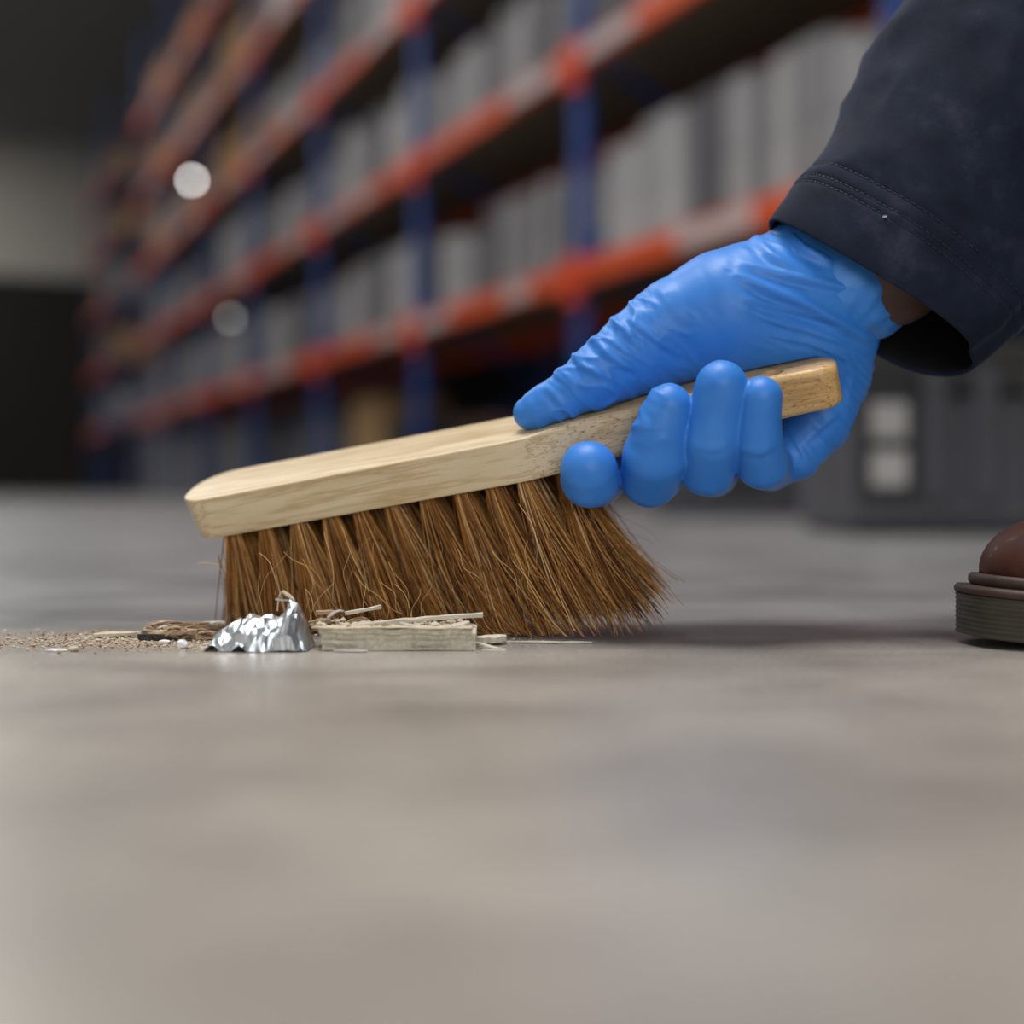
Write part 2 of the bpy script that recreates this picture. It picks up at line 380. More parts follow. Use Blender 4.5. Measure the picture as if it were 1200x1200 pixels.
# ------------------------------------------------------------------ brush frame
P1 = W(222, 588, .637); P2 = W(604, 516, .607)
aX = (P2 - P1).normalized(); w0 = Vector((-aX.y, aX.x, 0)).normalized(); n0 = aX.cross(w0)
RO = R(17); wY = w0 * math.cos(RO) + n0 * math.sin(RO); nZ = aX.cross(wY)
BM = Matrix(((aX.x, wY.x, nZ.x, P1.x), (aX.y, wY.y, nZ.y, P1.y), (aX.z, wY.z, nZ.z, P1.z), (0, 0, 0, 1)))
BI = np.array(BM.inverted())
HWID = .025; SL = .289          # brush lies at local y 0..50 mm, top at z = 0, underside at z = -19 mm
def prof(s):
    """half width, centre z, half thickness, corner radius along the brush"""
    s = np.asarray(s, float)
    e = np.clip((s + .0085) / .019, 0, 1); hw = HWID * (1 - (1 - e) ** 2.6) ** (1 / 2.6)
    t = np.clip((s - .152) / .058, 0, 1); hw = np.where(s > .152, HWID - (HWID - .0135) * (1 - (1 - t) ** 1.7), hw)
    e2 = np.clip((SL - s) / .012, 0, 1); k = (1 - (1 - e2) ** 2.4) ** (1 / 2.4); hw = hw * np.where(s > SL - .012, .25 + .75 * k, 1)
    ht = .0095 + .0010 * sms(s, .15, .18) - .0012 * sms(s, .24, .28)
    ht = ht * np.where(s > SL - .006, .8 + .2 * np.sqrt(np.clip((SL - s) / .006, 0, 1)), 1)
    cz = -.0095 + .0030 * sms(s, .17, .28) + .0006 * sms(s, .15, .18)
    cr = .0010 + .0030 * sms(s, .156, .20)
    return hw, cz, ht, cr
def block_mesh():
    S = list(np.concatenate([-.0085 + .019 * (np.linspace(.03, 1, 20) ** 2.1), np.linspace(.016, .1518, 14), [.1522], np.linspace(.156, SL - .013, 28), SL - .012 * (np.linspace(1, .0, 12) ** 1.7)]))
    rings = []
    for s in S:
        hw, cz, ht, cr = [float(v) for v in prof(s)]; cr = min(cr, hw * .9, ht * .9)
        ring = []
        for (qx, qz, a0) in ((1, 1, 0), (-1, 1, 90), (-1, -1, 180), (1, -1, 270)):
            for j in range(6):
                a = R(a0 + j * 18)
                # underside edge of the nose is drawn in
                tap = .0030 * max(0, 1 - (s + .0085) / .03); zz = cz + qz * (ht - cr) + cr * math.sin(a); fr = (cz + ht - zz) / (2 * ht)
                ring.append((s + tap * fr ** 2.5, HWID + qx * (hw - cr) + cr * math.cos(a), zz))
        rings.append(ring)
    return loft(rings)
def wood(name, c1, c2, pores):
    m = mat(name, c1, .42, coat=.12); b = m.node_tree.nodes['Principled BSDF']; b.inputs['Coat Roughness'].default_value = .3
    mp = coords(m, (9, 60, 60)); w = nd(m, 'ShaderNodeTexNoise', Scale=1.0, Detail=5.0, Distortion=.6); lk(m, mp, 0, w, 'Vector')
    r = ramp(m, [(.3, c1), (.62, c2)]); lk(m, w, 'Fac', r, 0)
    # wavy growth rings
    mp2 = coords(m, (14, 190, 190)); w2 = nd(m, 'ShaderNodeTexNoise', Scale=1.3, Detail=3.0); lk(m, mp2, 0, w2, 'Vector')
    r2 = ramp(m, [(.46, (1, 1, 1)), (.56, (.74, .65, .50)), (.62, (1, 1, 1))]); lk(m, w2, 'Fac', r2, 0)
    mx = nd(m, 'ShaderNodeMixRGB', blend_type='MULTIPLY'); mx.inputs[0].default_value = .8; lk(m, r, 0, mx, 1); lk(m, r2, 0, mx, 2)
    mp3 = coords(m, (330, 1500, 1500)); w3 = nd(m, 'ShaderNodeTexNoise', Scale=1.0, Detail=1.0); lk(m, mp3, 0, w3, 'Vector')
    r3 = ramp(m, [(.60, (1, 1, 1)), (.68, (.50, .38, .25))]); lk(m, w3, 'Fac', r3, 0)
    mx2 = nd(m, 'ShaderNodeMixRGB', blend_type='MULTIPLY')
    # more open pores toward the handle
    tc = nd(m, 'ShaderNodeTexCoord'); sp = nd(m, 'ShaderNodeSeparateXYZ'); lk(m, tc, 'Object', sp, 0)
    mr = nd(m, 'ShaderNodeMapRange'); mr.inputs['From Min'].default_value = .150; mr.inputs['From Max'].default_value = .158
    mr.inputs['To Min'].default_value = .12; mr.inputs['To Max'].default_value = .85; lk(m, sp, 'X', mr, 'Value')
    lk(m, mr, 0, mx2, 0); lk(m, mx, 0, mx2, 1); lk(m, r3, 0, mx2, 2)
    mr2 = nd(m, 'ShaderNodeMapRange'); mr2.inputs['From Min'].default_value = .150; mr2.inputs['From Max'].default_value = .27
    lk(m, sp, 'X', mr2, 'Value'); mx3 = nd(m, 'ShaderNodeMixRGB', blend_type='MULTIPLY'); mx3.inputs[2].default_value = (1.0, .80, .52, 1)
    lk(m, mr2, 0, mx3, 0); lk(m, mx2, 0, mx3, 1); lk(m, mx3, 0, b, 'Base Color')
    bp = nd(m, 'ShaderNodeBump', Strength=.15, Distance=.0002); lk(m, w3, 'Fac', bp, 'Height'); lk(m, bp, 0, b, 'Normal')
    return m
M_wood = wood('pale_beech', (.56, .42, .235), (.73, .60, .40), 1)
brush = thing('hand_brush', 'wooden banister hand brush with coir bristles held by the blue glove', 'brush')
brush.matrix_world = BM
blk = obj('brush_back', block_mesh(), M_wood, brush)
me = blk.data; me.polygons.foreach_set('use_smooth', [True] * len(me.polygons))
for p in me.polygons:
    if len(p.vertices) > 4: p.use_smooth = False
# hanging hole drilled through the handle end
bm = bmesh.new(); bmesh.ops.create_cone(bm, cap_ends=True, segments=24, radius1=.0048, radius2=.0048, depth=.06)
bm.transform(Matrix.Translation((.2620, HWID - .0055, -.008)))
cut = obj('cutter', bm, M_wood); cut.matrix_world = BM
md = blk.modifiers.new('b', 'BOOLEAN'); md.object = cut; md.operation = 'DIFFERENCE'; md.solver = 'EXACT'
bpy.context.view_layer.update(); mods_apply(blk); bpy.data.objects.remove(cut)
blk.data.set_sharp_from_angle(angle=R(32))
# ------------------------------------------------------------------ bristles
def fibre_mat():
    m = mat('coir_fibre', (.3, .13, .03), .42, spec=.45); b = m.node_tree.nodes['Principled BSDF']
    at = nd(m, 'ShaderNodeAttribute', attribute_name='tint')
    r = ramp(m, [(0, (.04, .012, .002)), (.4, (.30, .108, .013)), (.72, (.62, .285, .062)), (1, (.95, .66, .33))])
    lk(m, at, 'Fac', r, 0); lk(m, r, 0, b, 'Base Color'); return m
M_fib = fibre_mat()
def fibres_mesh(name, paths, rads, tints):
    """3-sided tubes"""
    V = []; Fc = []; T = []
    for pth, r, tn in zip(paths, rads, tints):
        pth = np.array(pth); n = len(pth); d = np.gradient(pth, axis=0); d /= np.linalg.norm(d, axis=1)[:, None] + 1e-9
        up = np.array([0.0, 1, 0]) ; s = np.cross(d, up); s /= np.linalg.norm(s, axis=1)[:, None] + 1e-9; q = np.cross(d, s)
        base = len(V) and sum(len(v) for v in V)
        rr = r * np.linspace(1, .55, n)[:, None]
        ring = np.stack([pth + rr * (s * math.cos(a) + q * math.sin(a)) for a in (0, 2.094, 4.189)], 1).reshape(-1, 3)
        V.append(ring); T.append(np.full(len(ring), tn))
        i = np.arange(n - 1)[:, None] * 3 + base
        for j in range(3):
            k = (j + 1) % 3; Fc.append(np.concatenate([i + j, i + k, i + 3 + k, i + 3 + j], 1))
    V = np.concatenate(V); Q = np.concatenate(Fc)
    me = mesh_np(name, V, Q); a = me.attributes.new('tint', 'FLOAT', 'POINT'); a.data.foreach_set('value', np.concatenate(T).astype(np.float32))
    me.materials.append(M_fib); return me
BMn = np.array(BM)
def floor_clip(p):
    w = BMn[:3, :3] @ p + BMn[:3, 3]; lim = .0008 + .0012 * random.random()
    if w[2] < lim: w[2] = lim
    return BI[:3, :3] @ w + BI[:3, 3]
def tuft(s0, y0, lam1, om, L, N, curl=1.0, lam2=None):
    P = []; Rr = []; T = []; tb = random.uniform(-.08, .08)
    for i in range(N):
        rr = math.sqrt(random.random()); lam = random.uniform(lam1, lam2); an = random.uniform(0, 6.283); ex, ey = rr * math.cos(an), rr * math.sin(an)
        l = L * random.uniform(.93, 1.02) * (1 - .17 * max(0, lam - .22) / .12); c1 = random.gauss(0, .0022) * curl; c2 = random.gauss(0, .0022) * curl; ph = random.uniform(0, 6.28)
        b1 = random.gauss(0, .035); b2 = random.gauss(0, .035); pts = []
        spr = .0105 if random.random() < .9 else .018
        for k in range(9):
            u = k / 8; z = -.0165 - l * u * (1 - .10 * u)
            x = s0 + ex * (.0030 + spr * u ** .9) + l * (lam * u * (.55 + .45 * u) + b1 * u * u) + c1 * math.sin(ph + u * 5) * u
            y = y0 + ey * (.0028 + .8 * spr * u ** .9) + l * (om * u * (.6 + .4 * u) + b2 * u * u) + c2 * math.cos(ph + u * 4.2) * u
            pts.append(floor_clip(np.array([x, y, z])))
        P.append(pts); Rr.append(random.uniform(.00013, .00029)); T.append(min(1, max(0, random.gauss(.44 + tb, .28) + (.35 if random.random() < .07 else 0))))
    return P, Rr, T
NC = 11
for i in range(NC):
    s0 = .0135 + i * .0152; f = i / (NC - 1)
    lam = -.10 + .36 * min(1, f * 2.2) ** .9; L = .082
    rows = (.0065, .0190, .0315, .0435) if i < NC - 1 else (.011, .021, .031, .040)
    for j, y0 in enumerate(rows):
        om = (-.20, -.06, .05, .16)[j]; n_ = (200, 130, 90, 80)[j]; l1 = lam; l2 = lam
        if i == NC - 1: l1, l2 = .16, (.34, .30, .25, .20)[j]; n_ = (300, 240, 200, 180)[j]
        elif i == NC - 2: l2 = .29
        P, Rr, T = tuft(s0 + random.uniform(-.0012, .0012), y0, l1, om, L, n_, 1.0, l2)
        obj('bristle_tuft', fibres_mesh('bristle_tuft', P, Rr, T), None, brush)
# stray fibres
P = []; Rr = []; T = []
def stray(px0, py0, d0, px1, py1, d1, bow, tn=.6, r=.00012, n=12, curl=0):
    a = W(px0, py0, d0); b = W(px1, py1, d1); dv = b - a; side = Vector((-dv.z, 0, dv.x)).normalized(); pts = []
    for k in range(n):
        u = k / (n - 1); p = a + dv * u + side * (bow * math.sin(math.pi * u) + curl * math.sin(u * 9)); pts.append(BI[:3, :3] @ np.array(p) + BI[:3, 3])
    P.append(pts); Rr.append(r); T.append(tn)
stray(256, 662, .63, 230, 660, .625, -.0005, .95, .00018)
for q in range(26):
    x = random.uniform(640, 668); y = 570 + random.uniform(0, 40); ang = random.uniform(.35, 1.15); l = random.uniform(60, 135)
    stray(x, y, .615, x + l * math.cos(ang), y + l * math.sin(ang), .62, random.uniform(-.005, .003), random.uniform(.25, .7), .0001, curl=random.uniform(-.0012, .0012))
for q in range(34):
    x = random.uniform(300, 650); y = 640 + random.uniform(-30, 60) - (x - 400) * .1; l = random.uniform(40, 85); ang = random.uniform(.7, 2.2)
    stray(x, y, .600, x + l * math.cos(ang), min(748, y + l * math.sin(ang)), .597, random.uniform(-.004, .004), random.uniform(.6, 1), .00013, curl=random.uniform(-.001, .001))
for q in range(10):
    x = random.uniform(705, 735); y = random.uniform(645, 700); stray(x, y, .61, x + random.uniform(25, 55), y + random.uniform(0, 40), .61, random.uniform(-.002, .002), .5, .00007)
for q in range(5):
    x = 256 + random.uniform(-1, 6); stray(x, 640 + random.uniform(0, 20), .628, x + random.uniform(-2, 8), 726, .632, random.uniform(-.001, .003), .45, .00013)
tag(obj('stray_fibres', fibres_mesh('stray_fibres', P, Rr, T), None, brush), kind='stuff')

# ------------------------------------------------------------------ person: glove
person = thing('person', 'crouching person in navy jacket, blue glove and brown boots gripping the brush', 'person', (.55, .75, 0))
POFF = Vector((.55, .75, 0))
def pobj(name, data, m, parent=None, smooth=True):
    o = obj(name, data, m, parent or person, smooth=False)
    if smooth: o.data.polygons.foreach_set('use_smooth', [True] * len(o.data.polygons))
    o.matrix_parent_inverse = Matrix.Translation(-POFF) if (parent is None or parent is person) else Matrix()
    return o
def Q4(px, py, d, r): return (tuple(W(px, py, d)), r * d / FPX)
def brush_sdf(Pw, grow=0):
    L = Pw @ BI[:3, :3].T + BI[:3, 3]; s = L[..., 0]
    hw, cz, ht, cr = prof(np.clip(s, -.0085, SL)); hw = np.where(hw < .006, .006, hw)
    qx = np.abs(L[..., 1] - HWID) - hw + cr; qz = np.abs(L[..., 2] - cz) - ht + cr
    qs = np.abs(s - SL / 2) - SL / 2
    d2 = np.hypot(np.maximum(qx, 0), np.maximum(qz, 0)) + np.minimum(np.maximum(qx, qz), 0) - cr
    return np.maximum(d2, qs) - grow
thumb = [Q4(621, 484, .6195, 20), Q4(632, 479, .6185, 24), Q4(664, 463, .6165, 29), Q4(700, 436, .615, 34), Q4(745, 402, .617, 40), Q4(790, 376, .622, 51), Q4(850, 365, .626, 66), Q4(925, 350, .636, 74)]
palm = [[Q4(708, 446, .619, 27), Q4(765, 424, .624, 33)],
        [Q4(850, 365, .626, 66), Q4(925, 352, .636, 76), Q4(965, 330, .64, 74)],
        [Q4(762, 412, .626, 37), Q4(800, 402, .628, 44), Q4(880, 395, .630, 54), Q4(950, 395, .634, 56)],
        [Q4(800, 400, .645, 44), Q4(880, 405, .645, 58), Q4(960, 392, .648, 62)],
        [Q4(955, 385, .648, 64), Q4(962, 440, .648, 57), Q4(952, 492, .645, 45), Q4(932, 532, .638, 31)],
        [Q4(745, 476, .672, 31), Q4(870, 400, .668, 50)], [Q4(800, 486, .674, 30), Q4(900, 400, .67, 50)],
        [Q4(850, 498, .672, 29), Q4(930, 410, .668, 50)], [Q4(905, 512, .662, 27), Q4(950, 430, .66, 50)],
        [Q4(900, 440, .665, 35), Q4(945, 480, .65, 40)]]
fingers = [[Q4(745, 478, .672, 31), Q4(716, 548, .655, 31), Q4(697, 562, .625, 33), Q4(691, 561, .601, 34.5), Q4(690, 550, .596, 33.5)],
           [Q4(800, 488, .674, 30), Q4(772, 556, .652, 30), Q4(762, 560, .608, 35), Q4(767, 534, .595, 38), Q4(773, 508, .590, 33), Q4(783, 477, .587, 28)],
           [Q4(850, 500, .670, 29), Q4(836, 553, .648, 29), Q4(829, 549, .602, 33), Q4(833, 515, .589, 34), Q4(839, 485, .585, 31), Q4(845, 453, .582, 31)],
           [Q4(905, 514, .662, 27), Q4(903, 548, .640, 27), Q4(893, 543, .597, 31), Q4(889, 515, .586, 28.5), Q4(889, 490, .583, 26.5), Q4(892, 466, .580, 25)]]
def hand_sdf(P):
    d = chain(P, thumb)
    for c in palm: d = smin(d, chain(P, c), .010)
    for f in fingers:
        f0 = chain(P, f[:2]); f1 = chain(P, f[1:])
        d = smin(d, f0, .005); d = smin(d, f1, .0012)
    return d
def wrist_axis(): return None
def glove_fn(P):
    d = hand_sdf(P); return np.maximum(d, -brush_sdf(P, .0003))
V, Q = nets(glove_fn, (-.012, .555, .055), (.165, .705, .182), .00095)
N = vnormals(V, Q)
# wrinkles of the thin nitrile, modelled as real relief
px = V[:, 0] / V[:, 1] * FPX + 600; py = HY - (V[:, 2] - CH) / V[:, 1] * FPX
def ridged(ax, ay, az, x, y, z, seed, sharp=3):
    out = np.empty(len(x))
    for i, (a, b, c) in enumerate(zip(x * ax, y * ay, z * az)):
        out[i] = 1 - abs(noise.noise((a + seed, b, c)))
    return out ** sharp
def gz(sel, d): return np.exp(-((d) ** 2))
disp = np.zeros(len(V))
# thumb cross folds
t = (px - 700) * -.8 + (py - 436) * .6; c = (px - 700) * .6 + (py - 436) * .8
mk = sms(px, 612, 655) * (1 - sms(px, 730, 800)) * (py < 505) * (V[:, 1] < .64)
i = mk > .01
if i.any(): disp[i] += mk[i] * (.0013 * (ridged(1 / 21, 1 / 42, 25, t[i] + c[i] * .5, c[i] - t[i] * .3, V[i, 1], 3, 6) - .25) + .0005 * (ridged(1 / 11, 1 / 30, 25, t[i] - c[i] * .2, c[i], V[i, 1], 31, 4) - .35))
# thenar / wrist folds running down to the right
t = px * .93 + py * .37; c = -px * .37 + py * .93
mk = sms(px, 845, 890) * (1 - sms(py, 395, 440)) * (V[:, 1] < .66)
i = mk > .01
disp[i] += mk[i] * .0006 * (ridged(1 / 110, 1 / 15, 20, t[i], c[i], V[i, 1], 11, 4) - .3)
mk = sms(px, 735, 790) * (1 - sms(px, 800, 860)) * sms(py, 350, 380) * (py < 450)
t = px * .8 + py * .6; c = -px * .6 + py * .8
i = mk > .01
disp[i] += mk[i] * .0009 * (ridged(1 / 80, 1 / 17, 20, t[i], c[i], V[i, 1], 17, 4) - .35)
folds = [([(864, 321), (901, 340), (957, 363), (1013, 396)], .0022, 5.5), ([(869, 308), (920, 322), (985, 336), (1030, 352)], .0014, 5), ([(873, 349), (929, 363), (976, 377)], .0013, 4),
         ([(890, 371), (939, 385), (995, 404)], .0010, 4), ([(741, 376), (765, 395), (797, 416)], .0013, 4), ([(693, 394), (715, 417), (740, 431)], .0015, 4.5), ([(669, 416), (688, 432), (706, 441)], .0012, 4),
         ([(640, 452), (655, 470), (670, 482)], .0009, 4), ([(712, 372), (735, 388), (750, 408)], .0010, 4), ([(880, 275), (905, 300), (925, 312)], .0012, 5), ([(925, 270), (940, 290), (975, 306)], .0014, 5),
         ([(905, 392), (950, 402), (1000, 424)], .0007, 3), ([(985, 410), (1000, 440), (992, 480)], .0006, 3.5), ([(940, 520), (958, 505), (985, 480)], .0006, 3), ([(920, 500), (940, 528), (948, 545)], .0007, 3),
         ([(852, 470), (846, 500), (851, 530)], .0003, 4), ([(738, 515), (760, 522), (790, 512)], .0003, 5), ([(806, 520), (835, 527), (862, 518)], .0004, 4), ([(866, 525), (890, 531), (912, 520)], .0004, 4)]
Pp = np.stack([px, py], 1); fr_ = (V[:, 1] < .66)
for pl, am, wd_ in folds:
    best = np.full(len(V), 1e9); sd = np.zeros(len(V)); tt = np.zeros(len(V)); n_ = len(pl) - 1
    for q in range(n_):
        a = np.array(pl[q], float); b_ = np.array(pl[q + 1], float); ab = b_ - a; u = np.clip(((Pp - a) @ ab) / (ab @ ab), 0, 1)
        dv = Pp - a - u[:, None] * ab; dd_ = np.linalg.norm(dv, axis=1); better = dd_ < best
        sg = np.sign(ab[0] * dv[:, 1] - ab[1] * dv[:, 0]); best = np.where(better, dd_, best); sd = np.where(better, dd_ * sg, sd); tt = np.where(better, (q + u) / n_, tt)
    env = np.sin(np.pi * np.clip(tt * .9 + .05, 0, 1)) ** .7 * fr_
    disp += am * env * (np.exp(-(sd / wd_) ** 2) - .75 * np.exp(-((sd - 1.9 * wd_) / (1.2 * wd_)) ** 2))
# heel of the hand
mk = sms(px, 905, 960) * sms(py, 395, 430) * (V[:, 1] > .60)
t = px * -.75 + py * .66; c = px * .66 + py * .75
i = mk > .01
disp[i] += mk[i] * .0009 * (ridged(1 / 90, 1 / 9, 20, c[i] * -1, t[i] * 1.0, V[i, 1], 23, 3) - .4)
# soft unevenness everywhere
low = np.array([noise.noise((p[0] * 90, p[1] * 90, p[2] * 90)) for p in V]); disp += low * .0002
V2 = V + N * disp[:, None]
keep = brush_sdf(V2) < .0001; V2[keep] = V[keep]
for it in range(1):
    pass
def glove_mat():
    m = mat('blue_nitrile', (.035, .20, .70), .46, spec=.42); b = m.node_tree.nodes['Principled BSDF']
    b.inputs['Subsurface Weight'].default_value = .12; b.inputs['Subsurface Radius'].default_value = (.002, .004, .01); b.inputs['Subsurface Scale'].default_value = .5
    mp = coords(m, (60, 60, 60)); n = nd(m, 'ShaderNodeTexNoise', Scale=1.0, Detail=4.0); lk(m, mp, 0, n, 'Vector')
    r = ramp(m, [(.3, (.034, .215, .70)), (.7, (.05, .25, .75))]); lk(m, n, 'Fac', r, 0); lk(m, r, 0, b, 'Base Color')
    mp2 = coords(m, (180, 180, 1200), rot=(0, R(25), 0)); n2 = nd(m, 'ShaderNodeTexNoise', Scale=1.0, Detail=3.0); lk(m, mp2, 0, n2, 'Vector')
    n3 = nd(m, 'ShaderNodeTexNoise', Scale=900.0, Detail=2.0); lk(m, mp, 0, n3, 'Vector')
    bp = nd(m, 'ShaderNodeBump', Strength=.10, Distance=.0005); lk(m, n2, 'Fac', bp, 'Height'); lk(m, bp, 0, b, 'Normal')
    return m
M_glove = glove_mat()
glove_me = mesh_np('glove', V2, Q)
glove = pobj('glove', glove_me, M_glove); glove['label'] = 'thin blue nitrile glove on the right hand'
sm = glove.modifiers.new('s', 'SMOOTH'); sm.factor = .5; sm.iterations = 2
# glove cuff
def ringp(cx, cy, cd, half, dep, n=72, dirx=.8, diry=.6, wave=0, ph=0, tilt=0):
    out = []
    for k in range(n):
        a = 2 * math.pi * k / n; w = 1 + wave * (math.sin(a * 5 + ph) * .5 + math.sin(a * 9 + ph * 2) * .35 + math.sin(a * 17 + ph) * .15)
        dd = cd - dep * math.sin(a) * w
        u = math.cos(a) * half * w
        ex = wave * 620 * max(0, math.cos(a)) ** 1.5
        p = W(cx + dirx * u + .6 * ex, cy + diry * u - .8 * ex, cd); p.y = dd
        out.append(p)
    return out
keys = [(925, 378, .636, 55, .018, 0, 0), (935, 362, .636, 82, .0235, .015, .3), (952, 350, .636, 95, .026, .03, .6), (965, 338, .636, 96, .027, .035, 1.0), (978, 326, .636, 95, .0275, .03, 1.5), (998, 309, .636, 93, .027, .035, 2.1)]
rings = []
for a, b in zip(keys[:-1], keys[1:]):
    for q in range(5):
        u = q / 5; v = [a[k] + (b[k] - a[k]) * u for k in range(7)]
        rings.append(ringp(v[0], v[1], v[2], v[3], v[4], 110, wave=v[5], ph=v[6]))
rings.append(ringp(*keys[-1][:5], 110, wave=keys[-1][5], ph=keys[-1][6]))
cv, cf = loft(rings, cap=False); cv = [Vector(v) for v in cv]
for k, p in enumerate(cv):
    q = noise.noise((p.x * 40 + p.z * 30, p.y * 20, (p.z * .6 - p.x * .8) * 110)); q2 = 1 - abs(noise.noise(((p.x * .8 - p.z * .6) * 160, p.y * 40, p.z * 20 + 5)))
    cen = W(955, 335, .636); dv = (p - cen); dv.normalize(); cv[k] = p + dv * (.0014 * q + .0012 * (q2 ** 4 - .3))
cuff = pobj('glove_cuff', (cv, cf), M_glove, glove); 
so = cuff.modifiers.new('so', 'SOLIDIFY'); so.thickness = .0004; so.offset = -1
cuff.modifiers.new('ss', 'SUBSURF').render_levels = 1
# forearm and wrist inside cuff and sleeve
A = Vector((.59, .20, .78)).normalized()
C0 = W(1014, 352, .628)
M_skin = noisy('skin', (.075, .038, .028), (.10, .05, .036), (40, 40, 40), 2, .55)
fa = [(tuple(W(935, 360, .636)), .019), (tuple(W(975, 318, .640)), .024), (tuple(C0 + A * .02), .027), (tuple(C0 + A * .20), .036)]
V, Q = nets(lambda P: chain(P, fa), (.08, .58, .09), (.33, .73, .36), .004)
pobj('forearm', mesh_np('forearm', V, Q), M_skin)
# ------------------------------------------------------------------ jacket sleeve
def cloth_mat():
    m = mat('navy_softshell', (.010, .014, .03), .85, spec=.25, sheen=.10); b = m.node_tree.nodes['Principled BSDF']
    b.inputs['Sheen Roughness'].default_value = .4; b.inputs['Sheen Tint'].default_value = (.5, .6, .9, 1)
    mp = coords(m, (1, 1, 1)); n = nd(m, 'ShaderNodeTexNoise', Scale=28.0, Detail=8.0, Roughness=.7); lk(m, mp, 0, n, 'Vector')
    r = ramp(m, [(.35, (.004, .007, .016)), (.55, (.009, .015, .034)), (.75, (.036, .041, .066))]); lk(m, n, 'Fac', r, 0); lk(m, r, 0, b, 'Base Color')
    n2 = nd(m, 'ShaderNodeTexNoise', Scale=1400.0, Detail=2.0); lk(m, mp, 0, n2, 'Vector')
    bp = nd(m, 'ShaderNodeBump', Strength=.3, Distance=.0003); lk(m, n2, 'Fac', bp, 'Height'); lk(m, bp, 0, b, 'Normal'); return m
M_cloth = cloth_mat(); M_lining = mat('black_lining', (.004, .004, .006), .9)
E1 = Vector((.79, 0, -.61)); E1 = (E1 - A * E1.dot(A)).normalized(); E2 = A.cross(E1).normalized()
if E2.y > 0: E2 = -E2        # E2 points to the camera
def sleeve_pt(u, a, inset=0):
    """u metres up the arm from the rim, a angle (0 = right/lower side, 90 = camera side)"""
    ra = .0565 + .05 * u + .004 * math.sin(u * 40 + a); rb = .034 + .10 * u
    h = .0012 * math.exp(-u / .004)
    cr = math.exp(-((math.degrees(a) - 24) / 9) ** 2) * (.0032 - .002 * min(1, u / .12)) if math.degrees(a) < 90 else 0
    bulge = 1 + .03 * math.sin(a * 3 + u * 30) * min(1, u / .05)
    p = C0 + A * (u + .004 * math.sin(2 * a + .6) * math.exp(-u / .05)) + E1 * (math.cos(a) * (ra - h - inset) * bulge) + E2 * (math.sin(a) * (rb - h - inset) * bulge)
    p -= (E1 * math.cos(a) + E2 * math.sin(a)) * cr
    q = noise.noise(p * 16) * .006 * min(1, .25 + u / .06); q += (1 - abs(noise.noise(p * 30 + Vector((3, 0, 0))))) ** 4 * .003 * min(1, u / .04)
    for r0 in (.022, .0255, .032): q -= .0005 * math.exp(-((u - r0) / .0006) ** 2)
    return p + (E1 * math.cos(a) + E2 * math.sin(a)) * q
us = [0, .0006, .0015, .003, .006, .010, .015, .019, .0212, .0216, .022, .0224, .0228, .0247, .0251, .0255, .0259, .0263, .028, .0312, .0316, .032, .0324, .033] + [.036 + .005 * k for k in range(40)] + [.25, .3, .36, .42, .5, .58]
ua = [2 * math.pi * k / 128 for k in range(128)]
rings = [[sleeve_pt(u, a) for a in ua] for u in us]
inner = [[sleeve_pt(u, a, .0022) for a in ua] for u in (.0015, .004, .01, .02, .04, .07, .1, .15, .2)]
rim_in = [[sleeve_pt(0.0002, a, .0012) for a in ua]]
v, f = loft(inner[::-1] + rim_in + rings, cap=False)
sl = pobj('jacket_sleeve', (v, f), M_cloth); sl['label'] = 'navy softshell sleeve with triple-stitched cuff'
sl.data.materials.append(M_lining); mi = [0] * len(f)
for k in range(len(inner[:-1]) * 128): mi[k] = 1
sl.data.polygons.foreach_set('material_index', mi)
bm = bmesh.new()
for r0 in (.022, .0255, .032):
    a = R(8)
    while a < R(178):
        p = sleeve_pt(r0, a); p2 = sleeve_pt(r0, a + R(2.0)); dv = p2 - p; nrm = (E1 * math.cos(a) + E2 * math.sin(a))
        x = dv.normalized(); y = nrm.cross(x).normalized(); z = x.cross(y); rot = Matrix((x, y, z)).transposed()
        vs = box(bm, (p + p2) / 2 + nrm * .00015, (dv.length * 1.0, .0006, .0005), rot); a += R(3.0)
st = pobj('stitching', bm, mat('navy_thread', (.009, .012, .024), .7), sl, False)
lint = pobj('lint', boxo('lint', sleeve_pt(.021, R(108)) + E2 * .0004, (.0016, .0006, .0007), mat('lint', (.5, .5, .45), .8)).data, None, sl, False)
for o in [o for o in COL.objects if o.name.startswith('lint') and o.parent is None]: bpy.data.objects.remove(o)
# ------------------------------------------------------------------ boots
M_leather = noisy('brown_leather', (.048, .014, .008), (.085, .027, .015), (30, 30, 30), 3, .5, .3, .0008, coat=.04, spec=.3)
M_welt = noisy('brown_welt', (.045, .022, .015), (.065, .036, .024), (60, 60, 60), 3, .55, .3, .0005)
def sole_mat():
    m = noisy('rubber_sole', (.034, .029, .018), (.05, .044, .03), (60, 60, 60), 3, .5, .2, .0004); return m
M_sole = sole_mat()
def sole_outline(o=0.0, n=90):
    """boot outline, toe at x=0 pointing -x, heel at x=.30, centred on y"""
    pts = []
    for k in range(n):
        a = 2 * math.pi * k / n; ca, sa = math.cos(a), math.sin(a)
        x = .15 - .15 * ca; hw = .052 * (1 - ((abs(x - .095) / (.12)) ** 2) * .18 if x < .095 else 1 - .30 * ((x - .095) / .2))
        y = math.copysign(abs(sa) ** .62, sa) * hw
        dx, dy = ca, sa
        pts.append((x - ca * o, y + math.copysign(1, sa) * o * abs(sa) ** .62))
    return pts
def spring(x): return .0045 * max(0, 1 - x / .085) ** 1.5
